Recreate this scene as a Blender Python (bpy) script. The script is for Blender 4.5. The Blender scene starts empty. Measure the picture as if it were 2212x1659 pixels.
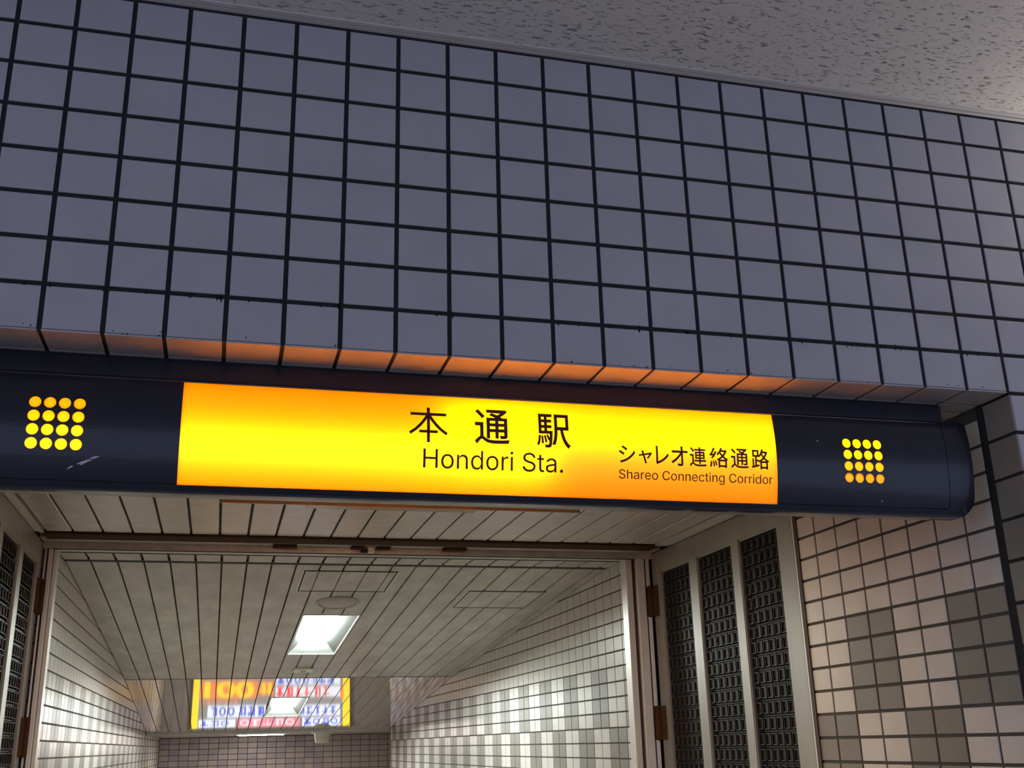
import bpy, bmesh, math, random
from mathutils import Vector, Matrix

# ----------------------------------------------------------------- units
# every length below is written in "tile units": one front-wall tile = 1 unit
S = 0.115                      # metres per unit
XC, ZB = 9.165, 2.35           # opening centre, height of the beam's underside (m)
FLOOR = -ZB / S                # floor level in units


def W(x, y, z):
    return Vector(((x - XC) * S, y * S, ZB + z * S))


scene = bpy.context.scene
COL = scene.collection
random.seed(7)

# ----------------------------------------------------------------- camera
cam_data = bpy.data.cameras.new('camera')
cam_data.sensor_width = 36.0
cam_data.lens = 2320.8844 / 2212.0 * 36.0
cam_data.clip_start = 0.02
cam = bpy.data.objects.new('camera', cam_data)
COL.objects.link(cam)


def rodrigues(w):
    w = Vector(w)
    return Matrix.Rotation(w.length, 3, w.normalized())


_B = Matrix(((1, 0, 0), (0, 0, -1), (0, 1, 0)))
_R = rodrigues((-0.32318, -0.25784, 0.01674)) @ _B     # rows: right, down, forward
_M = Matrix((_R[0], -_R[1], -_R[2])).transposed().to_4x4()
_M.translation = W(4.25287, -18.15127, -6.71827)
cam.matrix_world = _M
scene.camera = cam

# ----------------------------------------------------------------- world, exposure
world = bpy.data.worlds.new('world')
scene.world = world
world.use_nodes = True
bg = world.node_tree.nodes['Background']
bg.inputs['Color'].default_value = (0.57, 0.655, 1.0, 1)
bg.inputs['Strength'].default_value = 1.04
scene.view_settings.view_transform = 'Standard'
scene.view_settings.look = 'None'
scene.view_settings.exposure = 0.0
scene.view_settings.gamma = 1.0
scene.view_settings.use_curve_mapping = False


# ----------------------------------------------------------------- materials
def _nodes(name):
    m = bpy.data.materials.new(name)
    m.use_nodes = True
    nt = m.node_tree
    return m, nt, nt.nodes['Principled BSDF']


def mat(name, color, rough=0.5, metal=0.0, spec=0.5, coat=0.0, var=0.0, scale=8.0, stretch=(1, 1, 1),
        dark=None, bump=0.0, rvar=0.0, coat_rough=0.1):
    """principled surface; var / dark mix in a soft noise stain, bump a fine relief"""
    m, nt, b = _nodes(name)
    b.inputs['Roughness'].default_value = rough
    b.inputs['Metallic'].default_value = metal
    b.inputs['Specular IOR Level'].default_value = spec
    b.inputs['Coat Weight'].default_value = coat
    b.inputs['Coat Roughness'].default_value = coat_rough
    c = (*color, 1)
    b.inputs['Base Color'].default_value = c
    if var or bump or rvar:
        tc = nt.nodes.new('ShaderNodeTexCoord')
        mp = nt.nodes.new('ShaderNodeMapping')
        mp.inputs['Scale'].default_value = stretch
        nz = nt.nodes.new('ShaderNodeTexNoise')
        nz.inputs['Scale'].default_value = scale
        nz.inputs['Detail'].default_value = 6
        nz.inputs['Roughness'].default_value = 0.62
        nt.links.new(tc.outputs['Object'], mp.inputs['Vector'])
        nt.links.new(mp.outputs['Vector'], nz.inputs['Vector'])
        if var:
            rp = nt.nodes.new('ShaderNodeValToRGB')
            rp.color_ramp.elements[0].position = 0.32
            rp.color_ramp.elements[1].position = 0.66
            d = dark or tuple(v * (1 - var) for v in color)
            rp.color_ramp.elements[0].color = (*d, 1)
            rp.color_ramp.elements[1].color = c
            nt.links.new(nz.outputs['Fac'], rp.inputs['Fac'])
            nt.links.new(rp.outputs['Color'], b.inputs['Base Color'])
        if rvar:
            mr = nt.nodes.new('ShaderNodeMapRange')
            mr.inputs['From Min'].default_value = 0.3
            mr.inputs['From Max'].default_value = 0.7
            mr.inputs['To Min'].default_value = max(0.02, rough - rvar)
            mr.inputs['To Max'].default_value = rough + rvar
            nt.links.new(nz.outputs['Fac'], mr.inputs['Value'])
            nt.links.new(mr.outputs['Result'], b.inputs['Roughness'])
        if bump:
            bp = nt.nodes.new('ShaderNodeBump')
            bp.inputs['Strength'].default_value = bump
            bp.inputs['Distance'].default_value = 0.01
            nt.links.new(nz.outputs['Fac'], bp.inputs['Height'])
            nt.links.new(bp.outputs['Normal'], b.inputs['Normal'])
    return m


def emit(name, color, strength):
    m, nt, b = _nodes(name)
    b.inputs['Base Color'].default_value = (0, 0, 0, 1)
    b.inputs['Emission Color'].default_value = (*color, 1)
    b.inputs['Emission Strength'].default_value = strength
    b.inputs['Specular IOR Level'].default_value = 0.0
    return m


def translucent(name, color):
    m = bpy.data.materials.new(name)
    m.use_nodes = True
    nt = m.node_tree
    nt.nodes.remove(nt.nodes['Principled BSDF'])
    out = nt.nodes['Material Output']
    t = nt.nodes.new('ShaderNodeBsdfTranslucent')
    t.inputs['Color'].default_value = (*color, 1)
    g = nt.nodes.new('ShaderNodeBsdfGlossy')
    g.inputs['Roughness'].default_value = 0.25
    mx = nt.nodes.new('ShaderNodeMixShader')
    mx.inputs['Fac'].default_value = 0.03
    nt.links.new(t.outputs[0], mx.inputs[1])
    nt.links.new(g.outputs[0], mx.inputs[2])
    nt.links.new(mx.outputs[0], out.inputs['Surface'])
    return m


def fissured_board(name):
    """mineral-fibre ceiling board: pale grey with short dark worm-like fissures along x"""
    m, nt, b = _nodes(name)
    b.inputs['Roughness'].default_value = 0.55
    b.inputs['Specular IOR Level'].default_value = 0.4
    tc = nt.nodes.new('ShaderNodeTexCoord')
    mp = nt.nodes.new('ShaderNodeMapping')
    mp.inputs['Scale'].default_value = (0.36, 1.0, 1.0)
    mp.inputs['Rotation'].default_value = (0, 0, 0.10)
    wz = nt.nodes.new('ShaderNodeTexNoise')
    wz.inputs['Scale'].default_value = 45
    wz.inputs['Detail'].default_value = 1
    vm = nt.nodes.new('ShaderNodeVectorMath')
    vm.operation = 'MULTIPLY_ADD'
    vm.inputs[1].default_value = (0.014, 0.014, 0)
    nz = nt.nodes.new('ShaderNodeTexNoise')
    nz.inputs['Scale'].default_value = 150
    nz.inputs['Detail'].default_value = 2.0
    nz.inputs['Roughness'].default_value = 0.5
    rp = nt.nodes.new('ShaderNodeValToRGB')
    e = rp.color_ramp.elements
    e[0].position, e[0].color = 0.30, (0.22, 0.22, 0.225, 1)
    e[1].position, e[1].color = 0.435, (0.80, 0.77, 0.71, 1)
    nt.links.new(tc.outputs['Object'], mp.inputs['Vector'])
    nt.links.new(tc.outputs['Object'], wz.inputs['Vector'])
    nt.links.new(wz.outputs['Color'], vm.inputs[0])
    nt.links.new(mp.outputs['Vector'], vm.inputs[2])
    nt.links.new(vm.outputs[0], nz.inputs['Vector'])
    nt.links.new(nz.outputs['Fac'], rp.inputs['Fac'])
    nt.links.new(rp.outputs['Color'], b.inputs['Base Color'])
    bp = nt.nodes.new('ShaderNodeBump')
    bp.inputs['Strength'].default_value = 0.35
    bp.inputs['Distance'].default_value = 0.004
    nt.links.new(rp.outputs['Color'], bp.inputs['Height'])
    nt.links.new(bp.outputs['Normal'], b.inputs['Normal'])
    return m


M = {
    'front_tile': mat('glazed_grey_tile', (0.47, 0.47, 0.50), 0.34, spec=0.4, var=0.10, scale=5),
    'front_grout': mat('black_grout', (0.018, 0.018, 0.020), 0.9),
    'tile_pale': mat('glazed_ivory_tile', (0.68, 0.65, 0.60), 0.30, spec=0.45, var=0.10, scale=9),
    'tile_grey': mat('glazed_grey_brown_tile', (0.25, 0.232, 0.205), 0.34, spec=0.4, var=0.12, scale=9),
    'grout': mat('brown_grout', (0.075, 0.070, 0.062), 0.9),
    'tile_rose': mat('glazed_rose_grey_tile', (0.42, 0.37, 0.36), 0.35, var=0.1, scale=6),
    'tile_mauve': mat('glazed_mauve_tile', (0.34, 0.31, 0.33), 0.35, var=0.1, scale=6),
    'board': fissured_board('fissured_ceiling_board'),
    'white_trim': mat('painted_trim', (0.66, 0.64, 0.61), 0.35),
    'slat_dirty': mat('grimy_ceiling_slat', (0.64, 0.62, 0.575), 0.45, var=0.42, scale=4, stretch=(2.2, 0.8, 1), rvar=0.12),
    'slat_near': mat('dusty_ceiling_slat', (0.76, 0.73, 0.66), 0.32, var=0.22, scale=9, stretch=(1.2, 1.2, 1), rvar=0.05),
    'slat_gloss': mat('glossy_ceiling_slat', (0.44, 0.42, 0.39), 0.042, spec=0.9, var=0.08, scale=3),
    'slot': mat('dark_slot', (0.02, 0.017, 0.014), 0.8),
    'plaster': mat('bare_concrete', (0.35, 0.34, 0.33), 0.85, var=0.1, scale=4),
    'alu': mat('brushed_aluminium', (0.80, 0.79, 0.75), 0.33, metal=0.2, var=0.14, scale=20, stretch=(1, 1, 0.06)),
    'alu_beam': mat('stained_aluminium', (0.60, 0.585, 0.54), 0.42, metal=0.3, var=0.35, scale=14, stretch=(1, 3, 1)),
    'leaf': mat('aluminium_door_leaf', (0.37, 0.35, 0.315), 0.42, metal=0.5, var=0.12, scale=16, stretch=(1, 1, 0.08)),
    'bronze': mat('bronze_brown_metal', (0.085, 0.040, 0.018), 0.8, metal=0.0, spec=0.08, var=0.3, scale=12),
    'screen': mat('bronze_screen_metal', (0.010, 0.0062, 0.0045), 0.5, spec=0.22),
    'screen_edge': mat('pale_screen_edge', (0.075, 0.054, 0.042), 0.45),
    'screen_back': mat('black_screen_backing', (0.012, 0.009, 0.008), 0.6),
    'gasket': mat('brown_rubber_gasket', (0.05, 0.028, 0.018), 0.6),
    'navy': mat('navy_painted_steel', (0.008, 0.0095, 0.020), 0.30, spec=0.35, coat=0.35, coat_rough=0.09, var=0.15, scale=5),
    'scratch': mat('bare_scratch', (0.6, 0.6, 0.62), 0.4, metal=0.5),
    'sign_inside': mat('white_sign_interior', (0.15, 0.15, 0.15), 0.7),
    'diffuser': translucent('yellow_sign_acrylic', (1.0, 0.49, 0.0006)),
    'assumed_rear_diffuser': translucent('amber_sign_acrylic', (0.55, 0.28, 0.04)),
    'tube': emit('sign_tube_glow', (1.0, 0.97, 0.90), 37.0),
    'ink': mat('maroon_sign_ink', (0.055, 0.012, 0.004), 0.6),
    'lamp_tube': emit('corridor_lamp_glow', (0.91, 1.0, 0.95), 134.0),
    'assumed_passage_glow': emit('assumed_passage_lamp_glow', (1.0, 0.76, 0.52), 62.0),
    'reflector': mat('darkened_lamp_reflector', (0.0075, 0.0092, 0.0086), 0.4),  # white reflector, coloured near black to hold down its brightness
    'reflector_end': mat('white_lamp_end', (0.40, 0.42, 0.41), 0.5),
    'white_plastic': mat('cream_plastic', (0.80, 0.77, 0.68), 0.4),
    'grey_plastic': mat('grey_plastic', (0.42, 0.40, 0.37), 0.45),
    'floor_hall': mat('beige_floor_paving', (0.30, 0.245, 0.185), 0.5, var=0.2, scale=3),
    'tan': mat('tan_metal', (0.36, 0.24, 0.13), 0.4, metal=0.5),
    'dirt': mat('black_grime', (0.010, 0.010, 0.010), 0.9),
    'assumed_sconce_glow': emit('assumed_sconce_bulb_glow', (1.0, 0.90, 0.82), 1700.0),
    'cross_glow': emit('cross_passage_lamp_glow', (1.0, 0.88, 0.80), 260.0),
    'assumed_sconce_metal': mat('assumed_sconce_metal', (0.2, 0.2, 0.2), 0.4, metal=0.6),
}


# ----------------------------------------------------------------- mesh builder
class MB:
    def __init__(self, *mats):
        self.v, self.f, self.mi, self.mats = [], [], [], list(mats)

    def poly(self, pts, m=0):
        i = len(self.v)
        self.v += [tuple(p) for p in pts]
        self.f.append(tuple(range(i, i + len(pts))))
        self.mi.append(m)

    def box(self, x0, x1, y0, y1, z0, z1, m=0, T=None):
        c = [(x, y, z) for z in (z0, z1) for y in (y0, y1) for x in (x0, x1)]
        if T:
            c = [T(*p) for p in c]
        i = len(self.v)
        self.v += c
        for q in ((0, 2, 3, 1), (4, 5, 7, 6), (0, 1, 5, 4), (2, 6, 7, 3), (0, 4, 6, 2), (1, 3, 7, 5)):
            self.f.append(tuple(i + k for k in q))
            self.mi.append(m)

    def bevel_box(self, x0, x1, y0, y1, z0, z1, r, m=0, T=None):
        """box with chamfered edges (24 vertices)"""
        pts, idx = [], {}
        for sx in (0, 1):
            for sy in (0, 1):
                for sz in (0, 1):
                    X, Y, Z = (x0, x1)[sx], (y0, y1)[sy], (z0, z1)[sz]
                    dx, dy, dz = (r, -r)[sx], (r, -r)[sy], (r, -r)[sz]
                    for k, p in enumerate(((X, Y + dy, Z + dz), (X + dx, Y, Z + dz), (X + dx, Y + dy, Z))):
                        idx[(sx, sy, sz, k)] = len(pts)
                        pts.append(T(*p) if T else p)
        base = len(self.v)
        self.v += pts

        def F(*ks):
            self.f.append(tuple(base + idx[k] for k in ks))
            self.mi.append(m)
        for s in (0, 1):
            F((s, 0, 0, 0), (s, 1, 0, 0), (s, 1, 1, 0), (s, 0, 1, 0))
            F((0, s, 0, 1), (1, s, 0, 1), (1, s, 1, 1), (0, s, 1, 1))
            F((0, 0, s, 2), (1, 0, s, 2), (1, 1, s, 2), (0, 1, s, 2))
            for t in (0, 1):
                F((s, t, 0, 0), (s, t, 1, 0), (s, t, 1, 1), (s, t, 0, 1))
                F((s, 0, t, 0), (s, 1, t, 0), (s, 1, t, 2), (s, 0, t, 2))
                F((0, s, t, 1), (1, s, t, 1), (1, s, t, 2), (0, s, t, 2))
        for sx in (0, 1):
            for sy in (0, 1):
                for sz in (0, 1):
                    F((sx, sy, sz, 0), (sx, sy, sz, 1), (sx, sy, sz, 2))

    def lathe(self, prof, n, T, m=0, cap=(True, True)):
        """profile [(r, h)] spun about the local h axis; T(a, b, h) -> unit coords"""
        i = len(self.v)
        for r, h in prof:
            for k in range(n):
                a = 2 * math.pi * k / n
                self.v.append(T(r * math.cos(a), r * math.sin(a), h))
        for j in range(len(prof) - 1):
            for k in range(n):
                k2 = (k + 1) % n
                self.f.append((i + j * n + k, i + j * n + k2, i + (j + 1) * n + k2, i + (j + 1) * n + k))
                self.mi.append(m)
        if cap[0]:
            self.f.append(tuple(i + k for k in range(n)))
            self.mi.append(m)
        if cap[1]:
            self.f.append(tuple(i + (len(prof) - 1) * n + k for k in range(n)))
            self.mi.append(m)

    def tile(self, o, u, v, n, w, h, m, bev=0.012, th=0.03):
        """one bevelled tile: corner o, edges w*u and h*v, raised th along n"""
        o, u, v, n = Vector(o), Vector(u), Vector(v), Vector(n)
        a = [o, o + u * w, o + u * w + v * h, o + v * h]
        b = bev
        mid = [p + n * (th - b * 0.6) for p in a]
        top = [o + u * b + v * b + n * th, o + u * (w - b) + v * b + n * th,
               o + u * (w - b) + v * (h - b) + n * th, o + u * b + v * (h - b) + n * th]
        i = len(self.v)
        self.v += [tuple(p) for p in a + mid + top]
        for k in range(4):
            k2 = (k + 1) % 4
            self.f += [(i + k, i + k2, i + 4 + k2, i + 4 + k), (i + 4 + k, i + 4 + k2, i + 8 + k2, i + 8 + k)]
            self.mi += [m, m]
        self.f.append((i + 8, i + 9, i + 10, i + 11))
        self.mi.append(m)

    def build(self, name, parent=None, kind=None, smooth=False, **props):
        me = bpy.data.meshes.new(name)
        org = parent_origin(parent)
        me.from_pydata([W(*p) - org for p in self.v], [], self.f)
        for mm in self.mats:
            me.materials.append(mm)
        for p, k in zip(me.polygons, self.mi):
            p.material_index = k
            p.use_smooth = smooth
        bm = bmesh.new()
        bm.from_mesh(me)
        bmesh.ops.recalc_face_normals(bm, faces=bm.faces)
        bm.to_mesh(me)
        bm.free()
        return link(name, me, parent, kind, **props)


def parent_origin(p):
    o = Vector((0, 0, 0))
    while p:
        o += p.location
        p = p.parent
    return o


def link(name, me, parent=None, kind=None, **props):
    o = bpy.data.objects.new(name, me)
    COL.objects.link(o)
    if parent:
        o.parent = parent
    if kind:
        o['kind'] = kind
    for k, v in props.items():
        o[k] = v
    return o


def thing(name, loc, label, category, group=None):
    o = bpy.data.objects.new(name, None)
    o.empty_display_size = 0.05
    COL.objects.link(o)
    o.location = W(*loc)
    o['label'], o['category'] = label, category
    if group:
        o['group'] = group
    return o


# ----------------------------------------------------------------- flat shapes cut from 2D outlines (text, plates)
def outline_mesh(splines):
    """filled 2D polygon set (holes by nesting) -> mesh in the xy plane"""
    cu = bpy.data.curves.new('tmp', 'CURVE')
    cu.dimensions = '2D'
    cu.fill_mode = 'BOTH'
    for pts in splines:
        sp = cu.splines.new('POLY')
        sp.points.add(len(pts) - 1)
        for p, q in zip(sp.points, pts):
            p.co = (q[0], q[1], 0, 1)
        sp.use_cyclic_u = True
    return _eval_curve(cu)


FONT = None
try:                           # the grotesque face that ships with Blender
    import os
    FONT = bpy.data.fonts.load(os.path.join(bpy.utils.system_resource('DATAFILES', path='fonts'), 'Inter.woff2'))
except Exception:
    FONT = None


def text_mesh(body, bold=0.0, face=None):
    """flat lettering; the outline filler drops loops at some resolutions, so keep the fullest result"""
    best = None
    for res in (6, 12, 4, 10, 16):
        cu = bpy.data.curves.new('tmp', 'FONT')
        if face:
            cu.font = face
        cu.body, cu.size, cu.offset, cu.resolution_u = body, 1.0, bold, res
        me = _eval_curve(cu)
        ar = sum(p.area for p in me.polygons)
        if best is None or ar > best[0] * 1.015:
            best = (ar, me)
    return best[1]


def _eval_curve(cu):
    ob = bpy.data.objects.new('tmp', cu)
    COL.objects.link(ob)
    bpy.context.view_layer.update()
    dg = bpy.context.evaluated_depsgraph_get()
    me = bpy.data.meshes.new_from_object(ob.evaluated_get(dg))
    bpy.data.objects.remove(ob)
    bpy.data.curves.remove(cu)
    return me


def rounded(x0, x1, z0, z1, r, n=6):
    """rounded rectangle outline; r = radius or (bl, br, tr, tl)"""
    rs = r if isinstance(r, tuple) else (r,) * 4
    pts = []
    for (cx, cz, a0, q) in ((x0 + rs[0], z0 + rs[0], 180, rs[0]), (x1 - rs[1], z0 + rs[1], 270, rs[1]),
                            (x1 - rs[2], z1 - rs[2], 0, rs[2]), (x0 + rs[3], z1 - rs[3], 90, rs[3])):
        if q <= 0:
            pts.append((cx, cz))
            continue
        for k in range(n + 1):
            a = math.radians(a0 + 90 * k / n)
            pts.append((cx + q * math.cos(a), cz + q * math.sin(a)))
    return pts


def circle(cx, cz, r, n=28):
    return [(cx + r * math.cos(2 * math.pi * k / n), cz + r * math.sin(2 * math.pi * k / n)) for k in range(n)]


def sheet(name, me, surf, off, th, mats, parent, step=0.06, xz=None, smooth=False, kind=None, **props):
    """a thin sheet cut to a 2D outline and bent over the surface Y = surf(z).
    front at surf - off, thickness th behind it; xz maps 2D -> unit (x, z)"""
    bm = bmesh.new()
    bm.from_mesh(me)
    bmesh.ops.remove_doubles(bm, verts=bm.verts, dist=1e-6)
    if xz:
        for v in bm.verts:
            v.co.x, v.co.y = xz(v.co.x, v.co.y)
    zs = [v.co.y for v in bm.verts]
    z = math.floor(min(zs) / step) * step + step if step else 0
    while step and z < max(zs):
        bmesh.ops.bisect_plane(bm, geom=bm.verts[:] + bm.edges[:] + bm.faces[:], plane_co=(0, z, 0),
                               plane_no=(0, 1, 0), dist=1e-6)
        z += step
    front = list(bm.faces)
    ret = bmesh.ops.extrude_face_region(bm, geom=front)
    back = {g for g in ret['geom'] if isinstance(g, bmesh.types.BMVert)}
    org = parent_origin(parent)
    for v in bm.verts:
        x, zz = v.co.x, v.co.y
        y = surf(zz) - off + (th if v in back else 0.0)
        v.co = W(x, y, zz) - org
    bmesh.ops.recalc_face_normals(bm, faces=bm.faces)
    out = bpy.data.meshes.new(name)
    bm.to_mesh(out)
    bm.free()
    for mm in mats:
        out.materials.append(mm)
    for p in out.polygons:
        p.use_smooth = smooth
        p.material_index = 0
    return link(name, out, parent, kind, **props)


# ================================================================= THE SETTING
QZ = 0.598                     # row pitch of the small side-wall tiles
QY = 1.049                     # column pitch of the small side-wall tiles
RZ = 0.854                     # row pitch of the front-wall tiles
XL, XR = -1.67, 20.0           # side walls
CEIL = 6.83                    # hall ceiling
X_, Y_, Z_ = Vector((1, 0, 0)), Vector((0, 1, 0)), Vector((0, 0, 1))
SLOPE1 = (2.1741, -0.07663)    # corridor ceiling Z = a + b*Y
SLOPE2 = (3.6307, -0.10174)


def tiles_front(mb, ci, rj):
    g = 0.043
    for c in ci:
        for r in rj:
            mb.tile((c + g, 0.03, r * RZ + g), X_, Z_, -Y_, 1 - 2 * g, RZ - 2 * g - (0.06 if r == 7 else 0), 0)


# --- front wall: beam over the opening plus the wall either side
mb = MB(M['front_tile'], M['front_grout'], M['dirt'])
mb.box(-8, 34, 0.03, 3.0, 0.03, CEIL, 1)
mb.box(20.03, 34, 0.03, 0.9, FLOOR, 0.03, 1)
mb.box(-8, XL - 0.03, 0.03, 0.9, FLOOR, 0.03, 1)
tiles_front(mb, range(-8, 34), range(0, 8))
tiles_front(mb, range(20, 34), range(-24, 0))
tiles_front(mb, range(-8, -2), range(-24, 0))
g = 0.036
for c in range(-1, 20):        # soffit: one row of whole tiles, then rows of the small ones
    mb.tile((c + g, 0.0, 0.03), X_, Y_, -Z_, 1 - 2 * g, 0.93 - g, 0)
    for k in range(4):
        mb.tile((c + g, 0.93 + g + k * 0.51, 0.03), X_, Y_, -Z_, 1 - 2 * g, 0.51 - 2 * g, 0)
rd = random.Random(3)          # drips of old grime along the two lowest grout lines
for k in range(120):
    x = rd.choice([rd.uniform(1.6, 6), rd.uniform(11, 14), rd.uniform(14, 20), rd.uniform(0, 20)])
    low = rd.random() < 0.35
    z = 0.02 + rd.uniform(0, 0.10) if low else RZ - 0.02
    n = 9
    a, h = rd.uniform(0.006, 0.03), rd.uniform(0.02, 0.085)
    if low:
        a, h, = a * 0.7, a * 0.6
    mb.poly([(x + a * math.cos(t * 2 * math.pi / n) * rd.uniform(.6, 1.3), -0.0012,
              z + h * math.sin(t * 2 * math.pi / n) * rd.uniform(.6, 1.3)) for t in range(n)], 2)
mb.build('wall_front', kind='structure')


# --- side walls
def pattern(yc, zc, phase):
    """two-by-four checkerboard of grey tiles below the plain band"""
    k = math.floor(-(zc + 3.87) / (4 * QZ))
    if zc > -3.87:
        return 0
    j = math.floor((yc - phase) / (2 * QY))
    return 1 if (j + k) % 2 == 0 else 0


def side_wall(name, X, sgn, y_end, phase_in):
    n = Vector((-sgn, 0, 0))
    xg = X + sgn * 0.03
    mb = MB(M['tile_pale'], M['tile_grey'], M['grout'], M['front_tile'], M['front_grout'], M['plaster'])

    def wallbox(y0, y1, z0, z1, m, back=1.2, face=xg):
        a, b = sorted((face, face + sgn * back))
        mb.box(a, b, y0, y1, z0, z1, m)
    wallbox(0.93, 9.2, FLOOR, 0.03, 2)
    wallbox(0.05, 1.12, FLOOR, 0.03, 4, face=X + sgn * 0.026)
    wallbox(9.2, 20.9, FLOOR, 1.0, 5, back=0.8, face=X + sgn * 0.42)
    wallbox(20.9, y_end, -30, 1.0, 2)
    g = 0.036
    for r in range(-24, 0):        # corner tiles, same rows as the front wall; dark colour paints in their shade
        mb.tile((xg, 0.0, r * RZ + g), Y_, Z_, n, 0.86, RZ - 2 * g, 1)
    ph = 0.9967 + QY * 2
    r = 0
    while -0.8397 - QZ * r > FLOOR + QZ:
        zt = -0.8397 + 1 * QZ - QZ * r
        for j in range(8):
            y0 = 0.9967 + QY * j
            m = pattern(y0 + QY / 2, zt - QZ / 2, ph - QY * 2 * 1)
            if zt > 0.1:
                continue
            yo = 0.09 if j == 0 else 0.0
            mb.tile((xg, y0 + g + yo, zt - QZ + g), Y_, Z_, n, QY - 2 * g - yo, min(zt, 0.02) - (zt - QZ) - 2 * g, m)
        r += 1
    if sgn > 0:
        y0s = 26.0 - 5 * 1.025
    else:
        y0s = 26.68 - 6 * 1.025
    g = 0.028
    j = 0
    q = 1.025
    while y0s + q * (j + 1) < y_end:
        y0 = y0s + q * j
        top = ceil_z(y0)
        r = int((-3.87 - top) / QZ) - 1
        while True:
            zt = -3.87 - QZ * r
            if zt - QZ > top + 0.05:
                r += 1
                continue
            if zt < -26 or zt < ceil_z(y0) - 22:
                break
            m = 0
            if zt <= -3.86:
                m = 1 if (math.floor((y0 + 0.5 - phase_in) / (2 * q)) + math.floor(-(zt - QZ / 2 + 3.87) / (4 * QZ))) % 2 == 0 else 0
            mb.tile((xg, y0 + g, zt - QZ + g), Y_, Z_, n, q - 2 * g, QZ - 2 * g, m)
            r += 1
        j += 1
    return mb.build(name, kind='structure')


def ceil_z(y):
    if y < 25.5:
        return 0.2
    if y < 58:
        return SLOPE1[0] + SLOPE1[1] * y
    if y < 86.8:
        return SLOPE2[0] + SLOPE2[1] * y
    return -5.36


side_wall('wall_right', XR, 1, 86.9, 26.0)
side_wall('wall_left', XL, -1, 112.0, 26.68)

# --- end wall of the corridor, past the cross passage
mb = MB(M['tile_rose'], M['tile_mauve'], M['grout'])
mb.box(XL - 1, 60, 112.03, 113.0, -30, -4, 2)
rd = random.Random(11)
for c in range(0, 46):
    for r in range(0, 36):
        x0, z1 = XL + c * QY, -5.4 - r * QZ
        if x0 > 40:
            continue
        m = 1 if (c * 5 + (r // 2) * 3 + rd.choice((0, 0, 1))) % 7 < 3 and x0 < 15.6 else 0
        mb.tile((x0 + 0.03, 112.03, z1 - QZ + 0.03), X_, Z_, -Y_, QY - 0.06, QZ - 0.06, m)
mb.box(XR + 1.3, 41, 86.0, 86.9, -30, -4, 2)
mb.box(40.2, 41, 86.0, 113, -30, -4, 2)
mb.build('wall_back', kind='structure')

# --- floors
mb = MB(M['floor_hall'])
mb.box(-60, 80, -120, 0, FLOOR - 1, FLOOR)
mb.box(XL - 0.5, XR + 0.5, 0, 26, FLOOR - 1, FLOOR)
mb.build('floor', kind='structure')
mb = MB(M['floor_hall'])
for k in range(26):            # stairs going down under the sloping ceiling
    y0 = 26 + k * 2.35
    mb.box(XL, XR, y0, y0 + 2.35, -31, FLOOR - 0.22 * (k + 1))
mb.box(XL - 2, 60, 87.1, 112.1, -31, FLOOR - 5.72)
mb.build('floor_corridor', kind='structure')

# --- hall ceiling
mb = MB(M['board'])
mb.box(-40, 60, -60, 0.0, CEIL, CEIL + 0.6)
mb.build('ceiling', kind='structure')
mb = MB(M['white_trim'], M['slot'])
mb.box(-8, 34, -0.10, -0.0, CEIL - 0.04, CEIL, 0)
mb.box(-8, 34, -0.23, -0.12, CEIL - 0.03, CEIL, 0)
mb.box(-8, 34, -0.12, -0.10, CEIL - 0.012, CEIL, 1)
mb.build('trim_1', kind='structure')


# --- slatted metal ceilings
def slats(mb, xs, x_min, x_max, segs, T, gap=0.05, m=0, dark=1, holes=()):
    """slats running in y between the slot positions xs; holes = [(x0, x1, y0, y1)] left open"""
    edges = [x_min] + [x for x in xs if x_min + 0.2 < x < x_max - 0.2] + [x_max]
    for a, b in zip(edges[:-1], edges[1:]):
        for y0, y1 in segs:
            spans = [(y0, y1)]
            for hx0, hx1, hy0, hy1 in holes:
                if a + 0.1 < hx1 and b - 0.1 > hx0:
                    new = []
                    for s0, s1 in spans:
                        if hy1 <= s0 or hy0 >= s1:
                            new.append((s0, s1))
                        else:
                            if hy0 > s0:
                                new.append((s0, hy0))
                            if hy1 < s1:
                                new.append((hy1, s1))
                    spans = new
            for s0, s1 in spans:
                g0, g1 = gap / 2, gap / 2
                mb.bevel_box(a + g0, b - g1, s0 + 0.02, s1 - 0.02, 0, 0.12, 0.006 if m == 2 else 0.02, m, T)
                mb.box(a - gap, a + gap, s0, s1, 0.09, 0.13, dark, T)


def flat(z):
    return lambda x, y, h: (x, y, z + h)


def sloped(s):
    return lambda x, y, h: (x, y, s[0] + s[1] * y + h)


near_lines = [3.10 + 0.906 * k for k in range(-5, 19)]
in_lines = [3.12 + 0.968 * k for k in range(-5, 18)]
mb = MB(M['slat_near'], M['slot'], M['alu'], M['plaster'])
slats(mb, near_lines, -1.35, 19.33, [(3.0, 18.25)], flat(0), gap=0.066)
mb.box(XL - 0.5, XR + 0.5, 3.0, 21.2, 0.2, 1.0, 3)
for a, b in ((XL, -1.38), (19.36, XR)):          # edge mouldings
    mb.box(a, b, 3.0, 18.3, -0.01, 0.1, 2)
    mb.box(a + (0.0 if a > 0 else 0.16), b - (0.16 if a > 0 else 0.0), 3.0, 18.3, -0.05, 0.0, 2)
mb.build('ceiling_passage', kind='structure')

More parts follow.
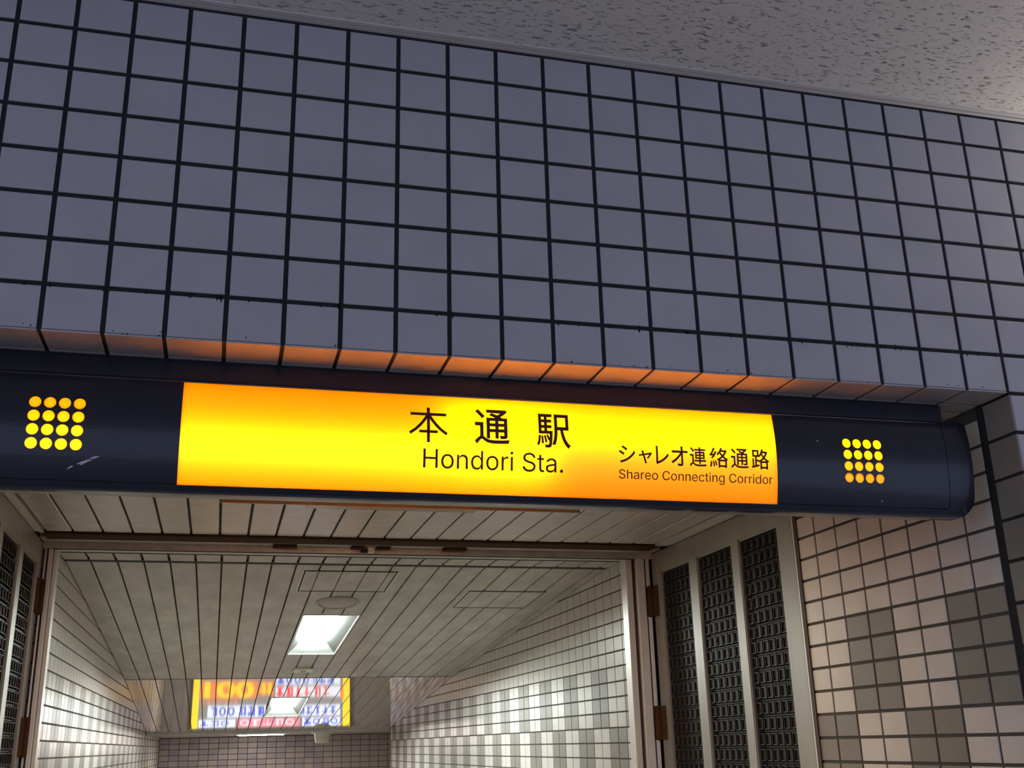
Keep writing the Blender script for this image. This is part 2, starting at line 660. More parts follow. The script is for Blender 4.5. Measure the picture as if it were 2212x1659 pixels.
HOLE1 = (7.99, 10.83, 35.85, 47.90)
HOLE2 = (8.02, 10.86, 66.60, 76.90)
mb = MB(M['slat_dirty'], M['slot'], M['slat_gloss'], M['plaster'])
slats(mb, in_lines, XL, XR, [(20.9, 25.05)], flat(0.2), gap=0.09)
mb.box(XL, XR, 25.0, 25.72, 0.22, 0.42, 1)
slats(mb, in_lines, XL, XR, [(25.58, 57.75)], sloped(SLOPE1), holes=[HOLE1], gap=0.068)
mb.box(XL, XR, 57.7, 58.15, -2.22, -2.0, 1)
slats(mb, in_lines, XL, XR, [(58.05, 86.85)], sloped(SLOPE2), gap=0.055, m=2, holes=[HOLE2])
for s, a, b in ((SLOPE1, 25.4, 58.0), (SLOPE2, 58.0, 87.0)):
    mb.box(XL - 1, XR + 1, a, b, 1.9, 2.2, 3, sloped(s))
mb.box(XL - 1, XR + 1, 21.0, 25.6, 0.55, 1.0, 3)
mb.box(XL - 1, XR + 1, 25.3, 25.6, 0.45, 2.4, 3)
mb.build('ceiling_corridor', kind='structure')

# header and flat ceiling where the slope ends
mb = MB(M['white_trim'], M['plaster'])
mb.box(XL, 60, 86.9, 87.3, -5.40, -4.6, 0)
mb.box(XL - 1, 60, 87.0, 112.5, -5.36, -4.5, 1)
mb.build('trim_2', kind='structure')

# --- gate frame: brown track, stained beam, head rail, jambs
mb = MB(M['bronze'], M['slot'])
mb.bevel_box(-1.45, 19.55, 18.30, 19.30, -0.07, 0.1, 0.03, 0)
mb.box(-1.45, 19.55, 18.28, 18.31, -0.02, 0.1, 1)
mb.box(-1.45, 19.55, 18.52, 18.56, -0.074, 0.0, 1)
mb.build('trim_3', kind='structure')
mb = MB(M['alu_beam'], M['slot'], M['gasket'])
mb.box(-1.66, XR, 19.32, 20.32, 0.0, 0.2, 0)
mb.box(-1.66, XR, 20.22, 20.32, -0.20, 0.0, 0)
mb.box(-1.5, 19.4, 20.30, 20.43, -0.215, 0.0, 1)
mb.bevel_box(-1.4, 19.2, 20.43, 21.02, -0.19, 0.2, 0.03, 0)
mb.box(-1.4, 19.2, 21.0, 21.12, -0.20, 0.2, 1)
mb.build('trim_4', kind='structure')
mb = MB(M['alu'], M['gasket'], M['slot'])
mb.bevel_box(19.36, 19.70, 20.30, 20.95, FLOOR, 0.0, 0.02, 0)
mb.box(19.22, 19.37, 20.46, 20.95, FLOOR, -0.02, 1)
mb.bevel_box(18.98, 19.23, 20.40, 20.98, FLOOR, -0.10, 0.02, 0)
mb.box(19.69, 20.42, 20.62, 20.95, FLOOR, 0.2, 2)
mb.bevel_box(19.78, 19.93, 20.36, 20.66, FLOOR, 0.0, 0.02, 0)
mb.build('trim_5', kind='structure')
mb = MB(M['alu'], M['gasket'], M['slot'])
mb.bevel_box(-1.49, -1.345, 20.30, 20.95, FLOOR, 0.0, 0.02, 0)
mb.box(-1.35, -1.325, 20.5, 20.95, FLOOR, -0.02, 1)
mb.bevel_box(-1.33, -1.21, 20.40, 20.90, FLOOR, -0.10, 0.02, 0)
mb.box(-2.1, -1.48, 20.62, 20.95, FLOOR, 0.2, 2)
mb.bevel_box(-1.62, -1.545, 20.36, 20.66, FLOOR, 0.0, 0.02, 0)
mb.build('trim_6', kind='structure')
# dark edge strips between the small tiles and the folded-back doors
for nm, a, b in (('trim_7', 19.96, 20.4), ('trim_8', -2.07, -1.63)):
    mb = MB(M['gasket'], M['alu'])
    mb.box(a, b, 9.22, 9.40, FLOOR, 0.0, 0)
    mb.box(a + 0.02, b - 0.02, 9.40, 9.50, FLOOR, 0.0, 1)
    mb.build(nm, kind='structure')


# ================================================================= DOORS (folded back against both side walls)
def door(name, X, sgn, label, hinge_z):
    root = thing(name, (X, 15.0, FLOOR), label, 'door')
    root['kind'] = 'structure'
    wins = [(10.44, 13.01), (13.53, 16.24), (16.88, 19.50)]
    zt, zb = -0.78, -11.0
    out = [(9.55, FLOOR + 0.1), (20.28, FLOOR + 0.1), (20.28, -0.03), (9.55, -0.03)]
    spl = [out]
    for a, b in wins:
        spl.append([(a, zb), (b, zb), (b, zt), (a, zt)])
        spl.append([(a, FLOOR + 1.6), (b, FLOOR + 1.6), (b, zb - 0.7), (a, zb - 0.7)])
    me = outline_mesh(spl)
    bm = bmesh.new()
    bm.from_mesh(me)
    bmesh.ops.remove_doubles(bm, verts=bm.verts, dist=1e-6)
    ret = bmesh.ops.extrude_face_region(bm, geom=bm.faces[:])
    back = {q for q in ret['geom'] if isinstance(q, bmesh.types.BMVert)}
    org = parent_origin(root)
    for v in bm.verts:
        y, z = v.co.x, v.co.y
        v.co = W(X + sgn * (0.36 if v in back else 0.0), y, z) - org
    bmesh.ops.recalc_face_normals(bm, faces=bm.faces)
    fm = bpy.data.meshes.new('frame')
    bm.to_mesh(fm)
    bm.free()
    fm.materials.append(M['leaf'])
    link('frame', fm, root)

    def slab(mb, x0, x1, y0, y1, z0, z1, m):
        a, b = sorted((X + sgn * x0, X + sgn * x1))
        mb.box(a, b, y0, y1, z0, z1, m)
    for wi, (a, b) in enumerate(wins):
        for (z0, z1, up) in ((zb, zt, True), (FLOOR + 1.6, zb - 0.7, False)):
            mb = MB(M['screen'], M['screen_edge'], M['screen_back'], M['leaf'])
            slab(mb, 0.20, 0.26, a - 0.05, b + 0.05, z0 - 0.05, z1 + 0.05, 2)
            # glazing bead round the opening
            for q in ((a, a + 0.06, z0, z1), (b - 0.06, b, z0, z1), (a, b, z1 - 0.07, z1), (a, b, z0, z0 + 0.07)):
                slab(mb, 0.03, 0.10, *q, 3)
            if up:
                ncol = 6
                pc = (b - a - 0.14) / ncol
                pr_ = 0.443
                r = 0
                while z1 - 0.12 - pr_ * (r + 1) > z0:
                    zz1 = z1 - 0.12 - pr_ * r
                    zz0 = zz1 - pr_ + 0.115
                    for c in range(ncol):
                        y0 = a + 0.07 + pc * c + 0.035
                        y1 = y0 + pc - 0.07
                        t = 0.024
                        # short square tube: four sides, paler front edge
                        for (p, q_, s0, s1) in ((y0, y0 + t, zz0, zz1), (y1 - t, y1, zz0, zz1),
                                                (y0, y1, zz1 - t, zz1), (y0, y1, zz0, zz0 + t)):
                            slab(mb, 0.085, 0.20, p, q_, s0, s1, 0)
                            slab(mb, 0.078, 0.086, p + .006, q_ - .006, s0 + .006, s1 - .006, 1)
                        slab(mb, 0.115, 0.20, y0 + t, y1 - t, zz0 + t, zz1 - t, 0)
                    # tie bar with small studs between rows
                    slab(mb, 0.15, 0.19, a + 0.07, b - 0.07, zz0 - 0.075, zz0 - 0.04, 0)
                    r += 1
            mb.build('screen', root, label='dark bronze screen of small oblong cells')
    hx = X - sgn * 0.10
    for z0, z1 in hinge_z:
        mb = MB(M['bronze'], M['slot'])

        def T(p, q, h):
            return (hx + p, 20.38 + q, h)
        zm = (z0 + z1) / 2
        mb.lathe([(0.10, z0), (0.135, z0 + 0.03), (0.135, zm - 0.015)], 16, T, 0)
        mb.lathe([(0.12, zm - 0.015), (0.12, zm + 0.015)], 16, T, 1)
        mb.lathe([(0.135, zm + 0.015), (0.135, z1 - 0.03), (0.10, z1)], 16, T, 0)
        a, b = sorted((X - sgn * 0.02, X + sgn * 0.0))
        mb.box(a - 0.03, b + 0.03, 19.82, 20.36, z0 + 0.02, z1 - 0.02, 0)
        mb.build('hinge', root, label='brown barrel hinge')
    return root


door('door_1', XR, 1, 'aluminium screen door folded against the tiled wall under the unlit end of the sign',
     [(-2.38, -1.22), (-6.78, -5.58)])
door('door_2', XL, -1, 'aluminium screen door cut off by the edge of the photo, opposite the tiled side wall',
     [(-2.38, -1.22), (-6.78, -5.58)])


# ================================================================= THE STATION SIGN
def YF(z):
    """curved front of the sign"""
    return 0.80 + 0.13 * (z + 1.15) ** 2


sign = thing('station_sign', (9.1, 1.2, -1.45),
             'long navy light-box sign with glowing yellow panel hanging under the tiled beam', 'sign')
# mounting bracket up to the soffit
mb = MB(M['navy'], M['slot'])
mb.bevel_box(-0.78, 19.05, 1.00, 1.50, -0.44, -0.03, 0.015, 0)
mb.box(-0.74, 19.0, 1.03, 1.48, -0.03, 0.004, 1)
mb.build('mounting_bracket', sign)
# hollow casing
CX0, CX1, CZ0, CZ1 = -0.95, 19.25, -2.445, -0.42
mb = MB(M['navy'], M['sign_inside'])
t = 0.05
for (x0, x1, y0, y1, z0, z1) in ((CX0, CX1, 1.02, 1.47, CZ1 - t, CZ1), (CX0, CX1, 1.02, 1.47, CZ0, CZ0 + t),
                                 (CX0, CX0 + t, 0.95, 1.47, CZ0 + t, CZ1 - t), (CX1 - t, CX1, 0.95, 1.47, CZ0 + t, CZ1 - t),
                                 (CX0, 2.6, 1.43, 1.47, CZ0, CZ1), (15.7, CX1, 1.43, 1.47, CZ0, CZ1),
                                 (2.6, 15.7, 1.43, 1.47, CZ0, -2.2), (2.6, 15.7, 1.43, 1.47, -0.62, CZ1)):
    mb.box(x0, x1, y0, y1, z0, z1, 0)
e = 0.004                      # white lining
x0, x1, y0, y1, z0, z1 = CX0 + t + e, CX1 - t - e, 0.95, 1.43 - e, CZ0 + t + e, CZ1 - t - e
mb.poly([(x0, 1.02, z1), (x1, 1.02, z1), (x1, y1, z1), (x0, y1, z1)], 1)
mb.poly([(x0, 1.02, z0), (x1, 1.02, z0), (x1, y1, z0), (x0, y1, z0)], 1)
for xa, xb in ((x0, 2.6), (15.7, x1)):
    mb.poly([(xa, y1, z0), (xb, y1, z0), (xb, y1, z1), (xa, y1, z1)], 1)
mb.poly([(x0, y0, z0), (x0, y1, z0), (x0, y1, z1), (x0, y0, z1)], 1)
mb.poly([(x1, y0, z0), (x1, y1, z0), (x1, y1, z1), (x1, y0, z1)], 1)
mb.build('casing', sign)
# rounded front frame
FX0, FX1, FZ0, FZ1 = -0.60, 18.87, -2.325, -0.465
sheet('front_frame', outline_mesh([rounded(-1.15, 19.47, -2.475, -0.425, (0.42, 0.42, 0.12, 0.12), 10),
                                   rounded(FX0, FX1, FZ0, FZ1, 0.10)]), YF, 0.0, 0.16, [M['navy']], sign, smooth=False)
sheet('frame_flange', outline_mesh([rounded(FX0 - 0.12, FX1 + 0.12, FZ0 - 0.10, FZ1 + 0.03, 0.05),
                                    rounded(FX0 + 0.10, FX1 - 0.10, FZ0 + 0.05, FZ1 - 0.05, 0.05)]), YF, -0.075, 0.03, [M['navy']], sign)
# cover plates with round holes, lit panel between them
PX0, PX1 = 3.345, 14.875
DP, DR = 0.238, 0.098
dots_l = [(0.945 + DP * c, -1.005 - DP * 1.0 * r) for r in range(4) for c in range(4)]
dots_r = [(16.50 + DP * c, -1.035 - DP * 1.0 * r) for r in range(4) for c in range(4)]
gg = 0.018
for px0, px1, dots, rad in ((FX0 + gg, PX0, dots_l, (0.085, 0, 0, 0.085)), (PX1, FX1 - gg, dots_r, (0, 0.085, 0.085, 0))):
    sheet('cover_plate', outline_mesh([rounded(px0, px1, FZ0 + gg, FZ1 - gg, rad)] + [circle(x, z, DR) for x, z in dots]),
          YF, 0.006, 0.04, [M['navy']], sign)
    for x, z in dots:
        sheet('dot', outline_mesh([circle(x, z, DR + 0.006, 24)]), YF, 0.0, 0.02, [M['diffuser']], sign, step=0,
              label='round yellow lit dot')
panel = sheet('lit_panel', outline_mesh([rounded(PX0, PX1, -2.335, -0.49, 0)]), YF, 0.004, 0.03, [M['diffuser']], sign,
              label='glowing yellow panel with station lettering')
mb = MB(M['assumed_rear_diffuser'])  # unseen lit rear face, assumed to give the side walls their orange light
mb.box(2.6, 15.7, 1.44, 1.46, -2.2, -0.62)
mb.build('assumed_rear_panel', sign, label='glowing yellow panel assumed on the far side')
# fluorescent tubes inside
for xa, xb, zc in ((-0.7, 10.15, -1.55), (8.05, 19.0, -1.08)):
    mb = MB(M['tube'], M['white_plastic'])

    def T(p, q, h):
        return (h, 1.22 + p, zc + q)
    mb.lathe([(0.105, xa), (0.105, xb)], 14, T, 0)
    mb.lathe([(0.11, xa - 0.12), (0.11, xa)], 14, T, 1)
    mb.lathe([(0.11, xb), (0.11, xb + 0.12)], 14, T, 1)
    mb.build('fluorescent_tube', sign)
# lower return of the casing
mb = MB(M['navy'])
mb.box(-0.85, 19.15, 0.99, 1.07, -2.47, -2.43)
mb.build('lower_lip', sign)
# aluminium rail along the underside
mb = MB(M['alu_beam'], M['slot'])
mb.bevel_box(-0.7, 18.60, 1.07, 1.41, -2.468, -2.44, 0.006, 0)
mb.box(-0.7, 18.60, 1.41, 1.47, -2.455, -2.44, 1)
mb.build('underside_rail', sign)


def lettering(body, x0, x1, z0, z1, bold, parent=panel):
    me = text_mesh(body, bold, FONT if ord(body[0]) < 128 else None)
    xs = [v.co.x for v in me.vertices]
    ys = [v.co.y for v in me.vertices]
    ax, bx, ay, by = min(xs), max(xs), min(ys), max(ys)

    def xz(x, y):
        return (x0 + (x - ax) / (bx - ax) * (x1 - x0), z0 + (y - ay) / (by - ay) * (z1 - z0))
    return sheet('lettering', me, YF, 0.012, 0.006, [M['ink']], parent, step=0.05 if z1 - z0 > 0.5 else 0, xz=xz)




def brush(strokes, parent=panel):
    """a character drawn as strokes: each a polyline [(x, z), ...] with a width"""
    me = bpy.data.meshes.new('tmp')
    vs, fs = [], []
    for pts, w in strokes:
        i = len(vs)
        for k, (x, z) in enumerate(pts):
            a, b = pts[max(0, k - 1)], pts[min(len(pts) - 1, k + 1)]
            dx, dz = b[0] - a[0], b[1] - a[1]
            l = math.hypot(dx, dz)
            nx, nz = -dz / l * w / 2, dx / l * w / 2
            vs += [(x + nx, z + nz, 0), (x - nx, z - nz, 0)]
        fs += [(i + 2 * k, i + 2 * k + 1, i + 2 * k + 3, i + 2 * k + 2) for k in range(len(pts) - 1)]
    me.from_pydata(vs, [], fs)
    return sheet('lettering', me, YF, 0.012, 0.006, [M['ink']], parent, step=0.05)


_arc = [(0.0, -0.885), (0.055, -0.975), (0.13, -1.07), (0.22, -1.16), (0.335, -1.245)]
brush([([(7.41, -0.868), (8.09, -0.868)], 0.055), ([(7.75, -0.735), (7.75, -1.41)], 0.058),
       ([(7.735 - a, z) for a, z in _arc], 0.055), ([(7.765 + a, z) for a, z in _arc], 0.055),
       ([(7.575, -1.205), (7.925, -1.205)], 0.052)])
lettering('\u901a', 8.63, 9.31, -1.40, -0.71, 0.012)
lettering('\u99c5', 9.84, 10.52, -1.42, -0.74, 0.010)
lettering('Hondori Sta.', 7.66, 10.36, -1.885, -1.52, 0.0)
for ch, x0, x1, z0, z1 in (('\u30b7', 11.49, 11.83, -1.64, -1.30), ('\u30e3', 11.90, 12.18, -1.64, -1.38),
                           ('\u30ec', 12.26, 12.53, -1.64, -1.28), ('\u30aa', 12.58, 12.93, -1.66, -1.27),
                           ('\u9023', 12.97, 13.33, -1.66, -1.27), ('\u7d61', 13.40, 13.80, -1.66, -1.26),
                           ('\u901a', 13.86, 14.24, -1.66, -1.26), ('\u8def', 14.31, 14.70, -1.66, -1.25)):
    lettering(ch, x0, x1, z0, z1, 0.010)
lettering('Shareo Connecting Corridor', 11.49, 14.76, -1.995, -1.765, 0.0)

# scratches and screws on the cover plates
rd = random.Random(5)
mb = MB(M['scratch'])
for x, z, l, a in ((1.78, -2.02, 0.10, 0.5), (1.86, -1.985, 0.14, 0.45), (1.98, -1.93, 0.12, 0.42), (1.60, -2.10, 0.08, 0.5)):
    for k in range(3):
        ll, w = l * rd.uniform(.3, .6), rd.uniform(0.004, 0.009)
        x_, z_ = x + rd.uniform(-.03, .03), z + rd.uniform(-.012, .012)
        c, s_ = math.cos(a), math.sin(a)
        mb.poly([(x_ - ll * c + s_ * w, YF(z_ - ll * s_) - 0.008, z_ - ll * s_ - c * w), (x_ - ll * c - s_ * w, YF(z_ - ll * s_) - 0.008, z_ - ll * s_ + c * w),
                 (x_ + ll * c - s_ * w, YF(z_ + ll * s_) - 0.008, z_ + ll * s_ + c * w), (x_ + ll * c + s_ * w, YF(z_ + ll * s_) - 0.008, z_ + ll * s_ - c * w)])
mb.build('scratches', sign)
for x, z in ((15.83, -1.02), (17.25, -2.20)):
    mb = MB(M['scratch'])
    mb.poly([(px, YF(pz) - 0.010, pz) for px, pz in circle(x, z, 0.016, 10)])
    mb.build('paint_chip', sign)


# ================================================================= CORRIDOR FIXTURES
def lamp(hole, slope, label, group):
    x0, x1, y0, y1 = hole
    T = sloped(slope)
    yc = (y0 + y1) / 2
    root = thing('ceiling_light', T((x0 + x1) / 2, yc, 0), label, 'ceiling light', group)
    d, ix, iy = 0.62, 0.80, 1.5
    mb = MB(M['reflector'], M['reflector_end'])
    lo = [(x0 + .06, y0 + .1), (x1 - .06, y0 + .1), (x1 - .06, y1 - .1), (x0 + .06, y1 - .1)]
    hi = [(x0 + ix, y0 + iy), (x1 - ix, y0 + iy), (x1 - ix, y1 - iy), (x0 + ix, y1 - iy)]
    for k in range(4):
        k2 = (k + 1) % 4
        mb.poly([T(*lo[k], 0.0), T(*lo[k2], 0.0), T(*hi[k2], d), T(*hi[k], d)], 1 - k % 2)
        mb.poly([T(*lo[k], 0.06), T(*lo[k2], 0.06), T(*hi[k2], d + 0.06), T(*hi[k], d + 0.06)])
    mb.poly([T(*p, d) for p in hi])
    mb.poly([T(*p, d + 0.06) for p in hi])
    mb.build('reflector', root)
    mb = MB(M['white_plastic'])
    for (a, b, c, e_) in ((x0, x1, y0, y0 + .12), (x0, x1, y1 - .12, y1), (x0, x0 + .08, y0 + .12, y1 - .12), (x1 - .08, x1, y0 + .12, y1 - .12)):
        mb.box(a, b, c, e_, -0.03, 0.09, 0, T)
    mb.build('frame', root)
    xc = (x0 + x1) / 2
    mb = MB(M['lamp_tube'], M['white_plastic'])
    prof = [(-0.52, 0.60), (-0.50, 0.40), (-0.40, 0.28), (-0.2, 0.22), (0.2, 0.22), (0.40, 0.28), (0.50, 0.40), (0.52, 0.60)]
    ya, yb = y0 + 1.3, y1 - 1.3
    for (pa, ha), (pb, hb) in zip(prof[:-1], prof[1:]):
        mb.poly([T(xc + pa, ya, ha), T(xc + pb, ya, hb), T(xc + pb, yb, hb), T(xc + pa, yb, ha)], 0)
    for yy in (ya, yb):
        mb.poly([T(xc + p_, yy, h_) for p_, h_ in prof], 0)
    mb.build('diffuser', root)
    return root


lamp(HOLE1, SLOPE1, 'nearer recessed fluorescent light with white reflector, set in the grimy slatted ceiling', 'recessed corridor lights')
lamp(HOLE2, SLOPE2, 'farther recessed fluorescent light, set in the glossy slatted ceiling among the coloured reflections', 'recessed corridor lights')

# round ceiling diffuser in front of the nearer lamp
T1 = sloped(SLOPE1)
r0 = T1(9.38, 32.85, 0)
vent = thing('ceiling_diffuser', r0, 'round metal ceiling diffuser just before the nearer light', 'air vent')


def TV(p, q, h):
    return T1(9.38 + p, 32.85 + q * 1.35, h)


mb = MB(M['grey_plastic'])
mb.lathe([(1.00, 0.0), (1.00, -0.05), (0.93, -0.09), (0.86, -0.05), (0.86, 0.0)], 40, TV, cap=(False, False))
mb.build('ring', vent, smooth=True)
mb = MB(M['grey_plastic'], M['slot'])
mb.lathe([(0.84, -0.0), (0.80, -0.05), (0.55, -0.10), (0.0001, -0.12)], 40, TV, cap=(False, False))
mb.build('cone', vent, smooth=True)
mb = MB(M['slot'])
mb.lathe([(0.88, -0.004), (0.5, -0.004)], 40, TV, cap=(False, True))
mb.build('slot', vent)


# ceiling access hatches
def hatch(x0, x1, y0, y1, T, label, lines):
    root = thing('access_hatch', T((x0 + x1) / 2, (y0 + y1) / 2, 0), label, 'access hatch', 'ceiling access hatches')
    mb = MB(M['slot'], M['alu'])
    w = 0.075
    for (a, b, c, d) in ((x0, x1, y0, y0 + 2.2 * w), (x0, x1, y1 - 2.2 * w, y1), (x0, x0 + w, y0, y1), (x1 - w, x1, y0, y1)):
        mb.box(a, b, c, d, -0.012, 0.004, 0, T)
    for (a, b, c, d) in ((x0 - .06, x0, y0, y1), (x1, x1 + .06, y0, y1), (x0 + w, x0 + w + .05, y0 + .1, y1 - .1), (x1 - w - .05, x1 - w, y0 + .1, y1 - .1)):
        mb.box(a, b, c, d, -0.02, 0.004, 1, T)
    mb.build('frame', root)
    mb = MB(M['slat_dirty'], M['slot'])
    xs = [x0 + w + .05] + [x for x in lines if x0 + .25 < x < x1 - .25] + [x1 - w - .05]
    for a, b in zip(xs[:-1], xs[1:]):
        mb.box(a + .02, b - .02, y0 + 2.2 * w, y1 - 2.2 * w, -0.012, 0.0, 0, T)
    for a in xs[1:-1]:
        mb.box(a - .022, a + .022, y0 + 2.2 * w, y1 - 2.2 * w, -0.006, 0.0, 1, T)
    mb.build('panel', root)
    return root


hatch(7.36, 11.22, 26.50, 30.50, T1, 'square slatted access hatch in the ceiling, between the head rail and the round diffuser', in_lines)
hatch(15.02, 18.70, 30.07, 33.94, T1, 'square slatted access hatch in the ceiling near the patterned side wall', in_lines)
# assumed recessed lamp in the near ceiling, mostly hidden behind the sign; its tan rear edge shows
hroot = thing('ceiling_light', (9.0, 11.0, 0), 'tan-framed recessed light assumed in the near ceiling just behind the sign', 'ceiling light')
mb = MB(M['tan'])
mb.box(6.6, 11.35, 13.02, 13.50, -0.035, 0.004, 0)
mb.box(6.6, 11.35, 8.0, 8.3, -0.035, 0.004, 0)
mb.box(6.45, 6.6, 8.0, 13.50, -0.035, 0.004, 0)
mb.box(11.35, 11.5, 8.0, 13.50, -0.035, 0.004, 0)
mb.build('frame', hroot)
mb = MB(M['assumed_passage_glow'])
mb.box(6.6, 11.35, 11.0, 12.75, -0.01, 0.0, 0)
mb.build('diffuser', hroot)
mb = MB(M['slat_near'])
mb.box(6.6, 11.35, 12.75, 13.02, -0.02, 0.0, 0)
mb.box(6.6, 11.35, 8.3, 11.0, -0.02, 0.0, 0)
mb.build('blank_panel', hroot)
mb = MB(M['tan'])
mb.box(4.0, 14.0, 10.75, 10.82, -0.52, 0.004, 0)  # unseen fin added to keep lamplight off the front of the side walls
mb.build('added_baffle', hroot)

# lamp on the flat ceiling of the cross passage
cl = thing('ceiling_light', (8.6, 97.0, -5.36), 'fluorescent batten light under the flat ceiling in front of the end wall', 'ceiling light')
mb = MB(M['white_plastic'])
mb.bevel_box(6.2, 11.0, 96.4, 97.6, -5.40, -5.36, 0.01)
mb.build('body', cl)
mb = MB(M['cross_glow'])
mb.bevel_box(6.4, 10.8, 96.5, 97.5, -5.46, -5.40, 0.02)
mb.build('diffuser', cl)

# flat sensor plate after the nearer lamp
sp = thing('sensor_plate', T1(9.42, 53.6, 0), 'small flat white plate on the ceiling beyond the nearer light', 'sensor')
mb = MB(M['white_plastic'])
mb.bevel_box(8.80, 10.06, 53.2, 54.4, -0.16, 0.0, 0.05, 0, T1)
mb.build('cover', sp)
mb = MB(M['grey_plastic'])
mb.box(9.25, 9.6, 53.6, 54.0, -0.20, -0.15, 0, T1)
mb.build('lens', sp)

# cream emergency lamp under the header at the end of the slope
det = thing('emergency_lamp', (14.04, 90.0, -5.37), 'cream cylindrical fitting hanging where the sloping ceiling ends', 'lamp')


def TD(p, q, h):
    return (14.04 + p, 90.0 + q, h)


mb = MB(M['white_plastic'])
mb.lathe([(1.05, -5.36), (1.05, -5.42), (0.82, -5.50)], 32, TD)
mb.build('base', det)
mb = MB(M['white_plastic'])
mb.lathe([(0.80, -5.48), (0.74, -5.92), (0.69, -6.28), (0.60, -6.36)], 32, TD, cap=(True, True))
mb.lathe([(0.755, -5.86), (0.775, -5.88), (0.775, -5.92), (0.75, -5.94)], 32, TD, cap=(False, False))
mb.build('body', det)

# bolts and catches on the stained beam
def catch(x0, x1, y, label):
    o = thing('door_stop', ((x0 + x1) / 2, y, 0), label, 'door stop', 'door stops on the beam')
    mb = MB(M['bronze'])
    mb.bevel_box(x0, x1, y - .17, y + .17, -0.10, 0.0, 0.02)
    mb.build('plate', o)
    return o


catch(5.80, 6.62, 19.93, 'dark oblong door stop on the stained beam, left of the latch')
catch(11.80, 12.66, 19.90, 'dark oblong door stop on the stained beam, right of the latch')
lt = thing('latch', (9.2, 19.95, 0), 'brown bolt latch at the middle of the stained beam', 'latch')
mb = MB(M['bronze'])
mb.bevel_box(8.50, 8.98, 19.78, 20.1, -0.09, 0.0, 0.02)
mb.build('plate', lt)
mb = MB(M['bronze'])
mb.bevel_box(9.40, 9.90, 19.78, 20.1, -0.09, 0.0, 0.02)
mb.build('plate', lt)
mb = MB(M['alu'], M['slot'])
mb.box(8.86, 9.22, 20.0, 20.12, -0.19, -0.09, 1)
mb.bevel_box(9.10, 9.34, 19.86, 20.06, -0.22, 0.0, 0.03, 0)
mb.build('bolt', lt)

# ================================================================= LIGHTED ADVERT BOARD on the end wall (seen mirrored in the ceiling)
ad = thing('advert_board', (10.3, 111.6, -14.5), 'bright multicoloured advert board on the end wall, mirrored in the glossy ceiling', 'sign')
mb = MB(M['navy'])
mb.box(1.3, 19.3, 111.45, 111.99, -18.6, -11.0)
mb.build('casing', ad)
AD = {k: emit('advert_' + k, c, s) for k, (c, s) in dict(
    yellow=((1.0, 0.60, 0.02), 2.6), orange=((1.0, 0.30, 0.08), 1.9), red=((0.9, 0.05, 0.06), 2.4), blue=((0.07, 0.10, 0.62), 2.4),
    white=((0.90, 0.94, 1.0), 2.0), grey=((0.50, 0.46, 0.44), 1.1), pink=((0.85, 0.25, 0.30), 2.2)).items()}
CH = {}


def adrect(col, x0, x1, z0, z1, lay=1):
    CH.setdefault(col, MB(AD[col])).box(x0, x1, 111.44 - 0.01 * lay, 111.45, z0, z1)


def adring(col, cx, cz, rx, rz, wx, lay=3):
    mbb = CH.setdefault(col, MB(AD[col]))
    n = 24
    o = [(cx + rx * math.cos(2 * math.pi * k / n), cz + rz * math.sin(2 * math.pi * k / n)) for k in range(n)]
    i = [(cx + (rx - wx) * math.cos(2 * math.pi * k / n), cz + (rz - wx) * math.sin(2 * math.pi * k / n)) for k in range(n)]
    y = 111.44 - 0.01 * lay
    for k in range(n):
        k2 = (k + 1) % n
        mbb.poly([(*o[k][:1], y, o[k][1]), (o[k2][0], y, o[k2][1]), (i[k2][0], y, i[k2][1]), (i[k][0], y, i[k][1])])


rd = random.Random(21)


def strokes(col, x0, x1, z0, z1, cell, lay=3):
    """row of blocky stroke clusters, one cluster per cell"""
    x = x0
    h = z1 - z0
    while x + cell <= x1 + 0.01:
        w = cell * 0.8
        k = rd.randint(0, 3)
        t_ = 0.14 * h + 0.05
        if k == 0:
            adring(col, x + w / 2, (z0 + z1) / 2, w / 2, h / 2, t_, lay)
        else:
            adrect(col, x, x + w, z0 + h * rd.uniform(.55, .8), z0 + h * rd.uniform(.55, .8) + t_, lay)
            adrect(col, x + w * rd.uniform(.2, .5), x + w * rd.uniform(.2, .5) + t_ * 1.1, z0, z1, lay)
            if k > 1:
                adrect(col, x + w * .1, x + w, z0, z0 + t_, lay)
            if k > 2:
                adrect(col, x + w - t_, x + w, z0, z1, lay)
        x += cell


adrect('grey', 1.5, 19.1, -18.5, -11.05, 0)
adrect('yellow', 1.5, 2.2, -18.5, -11.05)
adrect('yellow', 18.3, 19.1, -18.5, -11.05)
adrect('orange', 18.0, 18.4, -15.6, -14.0)
# top row
adrect('white', 2.3, 6.3, -12.0, -11.15)
strokes('blue', 2.5, 5.8, -11.85, -11.3, 1.1)
adrect('pink', 6.5, 13.4, -12.05, -11.1)
strokes('white', 6.8, 13.2, -11.95, -11.25, 1.25)
adrect('white', 13.7, 18.0, -12.05, -11.1)
strokes('blue', 13.9, 17.9, -11.95, -11.25, 1.0)
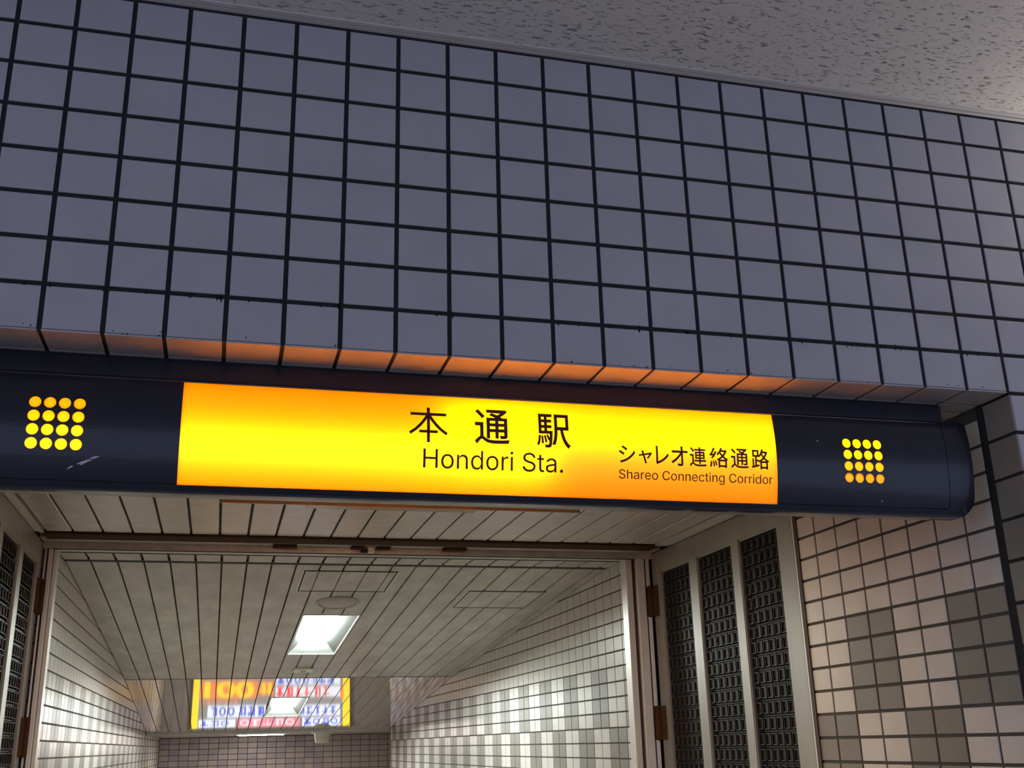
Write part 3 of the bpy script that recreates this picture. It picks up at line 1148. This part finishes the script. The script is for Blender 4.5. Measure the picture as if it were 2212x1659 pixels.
# blue row
adrect('white', 3.2, 9.6, -13.55, -12.2)
strokes('blue', 3.5, 6.4, -13.4, -12.35, 0.95)
strokes('blue', 6.6, 9.6, -13.4, -12.35, 1.0)
adrect('white', 13.0, 18.0, -13.5, -12.25)
strokes('blue', 13.2, 17.9, -13.3, -12.4, 0.9)
strokes('orange', 2.4, 6.6, -14.15, -13.75, 0.6)
# big yellow 100
def adtext(col, body, x0, x1, z0, z1, lay=4):
    me = text_mesh(body, 0.03)
    xs = [v.co.x for v in me.vertices]
    ys = [v.co.y for v in me.vertices]
    mbb = CH.setdefault(col, MB(AD[col]))
    for p in me.polygons:
        mbb.poly([(x0 + (me.vertices[i].co.x - min(xs)) / (max(xs) - min(xs)) * (x1 - x0), 111.44 - 0.01 * lay,
                   z0 + (me.vertices[i].co.y - min(ys)) / (max(ys) - min(ys)) * (z1 - z0)) for i in p.vertices])


adrect('orange', 2.3, 8.6, -16.3, -14.3, 1)
adtext('yellow', '100', 2.7, 8.2, -16.2, -14.4)
adrect('orange', 8.7, 10.4, -16.2, -14.6)
strokes('yellow', 8.9, 10.3, -16.0, -14.8, 0.7)
adrect('white', 10.6, 18.0, -15.6, -14.4)
strokes('red', 10.7, 18.0, -15.55, -14.45, 1.05)
adrect('white', 10.6, 18.0, -17.2, -15.8)
strokes('blue', 10.8, 18.0, -17.0, -15.9, 0.95)
for col, mbb in CH.items():
    mbb.build('lit_graphics', ad)

# ================================================================= ASSUMED WALL LAMP, added out of view beside the frame to light the hall ceiling
sc = thing('assumed_wall_sconce', (29.0, -0.5, 2.6), 'assumed unseen wall uplight on the tiled front wall beyond the frame', 'assumed wall lamp')


def TS(p, q, h):
    return (29.0 + p, -0.50 + q, h)


mb = MB(M['assumed_sconce_metal'])
mb.lathe([(0.12, 1.9), (0.36, 2.3), (0.38, 2.95), (0.35, 2.95), (0.33, 2.35), (0.1, 2.0)], 28, TS, cap=(True, True))
mb.box(28.8, 29.2, -0.16, 0.0, 1.9, 2.9)
mb.build('shade', sc)
mb = MB(M['assumed_sconce_glow'])
mb.lathe([(0.05, 2.4), (0.2, 2.55), (0.25, 2.8), (0.18, 2.98), (0.03, 3.04)], 20, TS)
mb.build('bulb', sc, smooth=True)
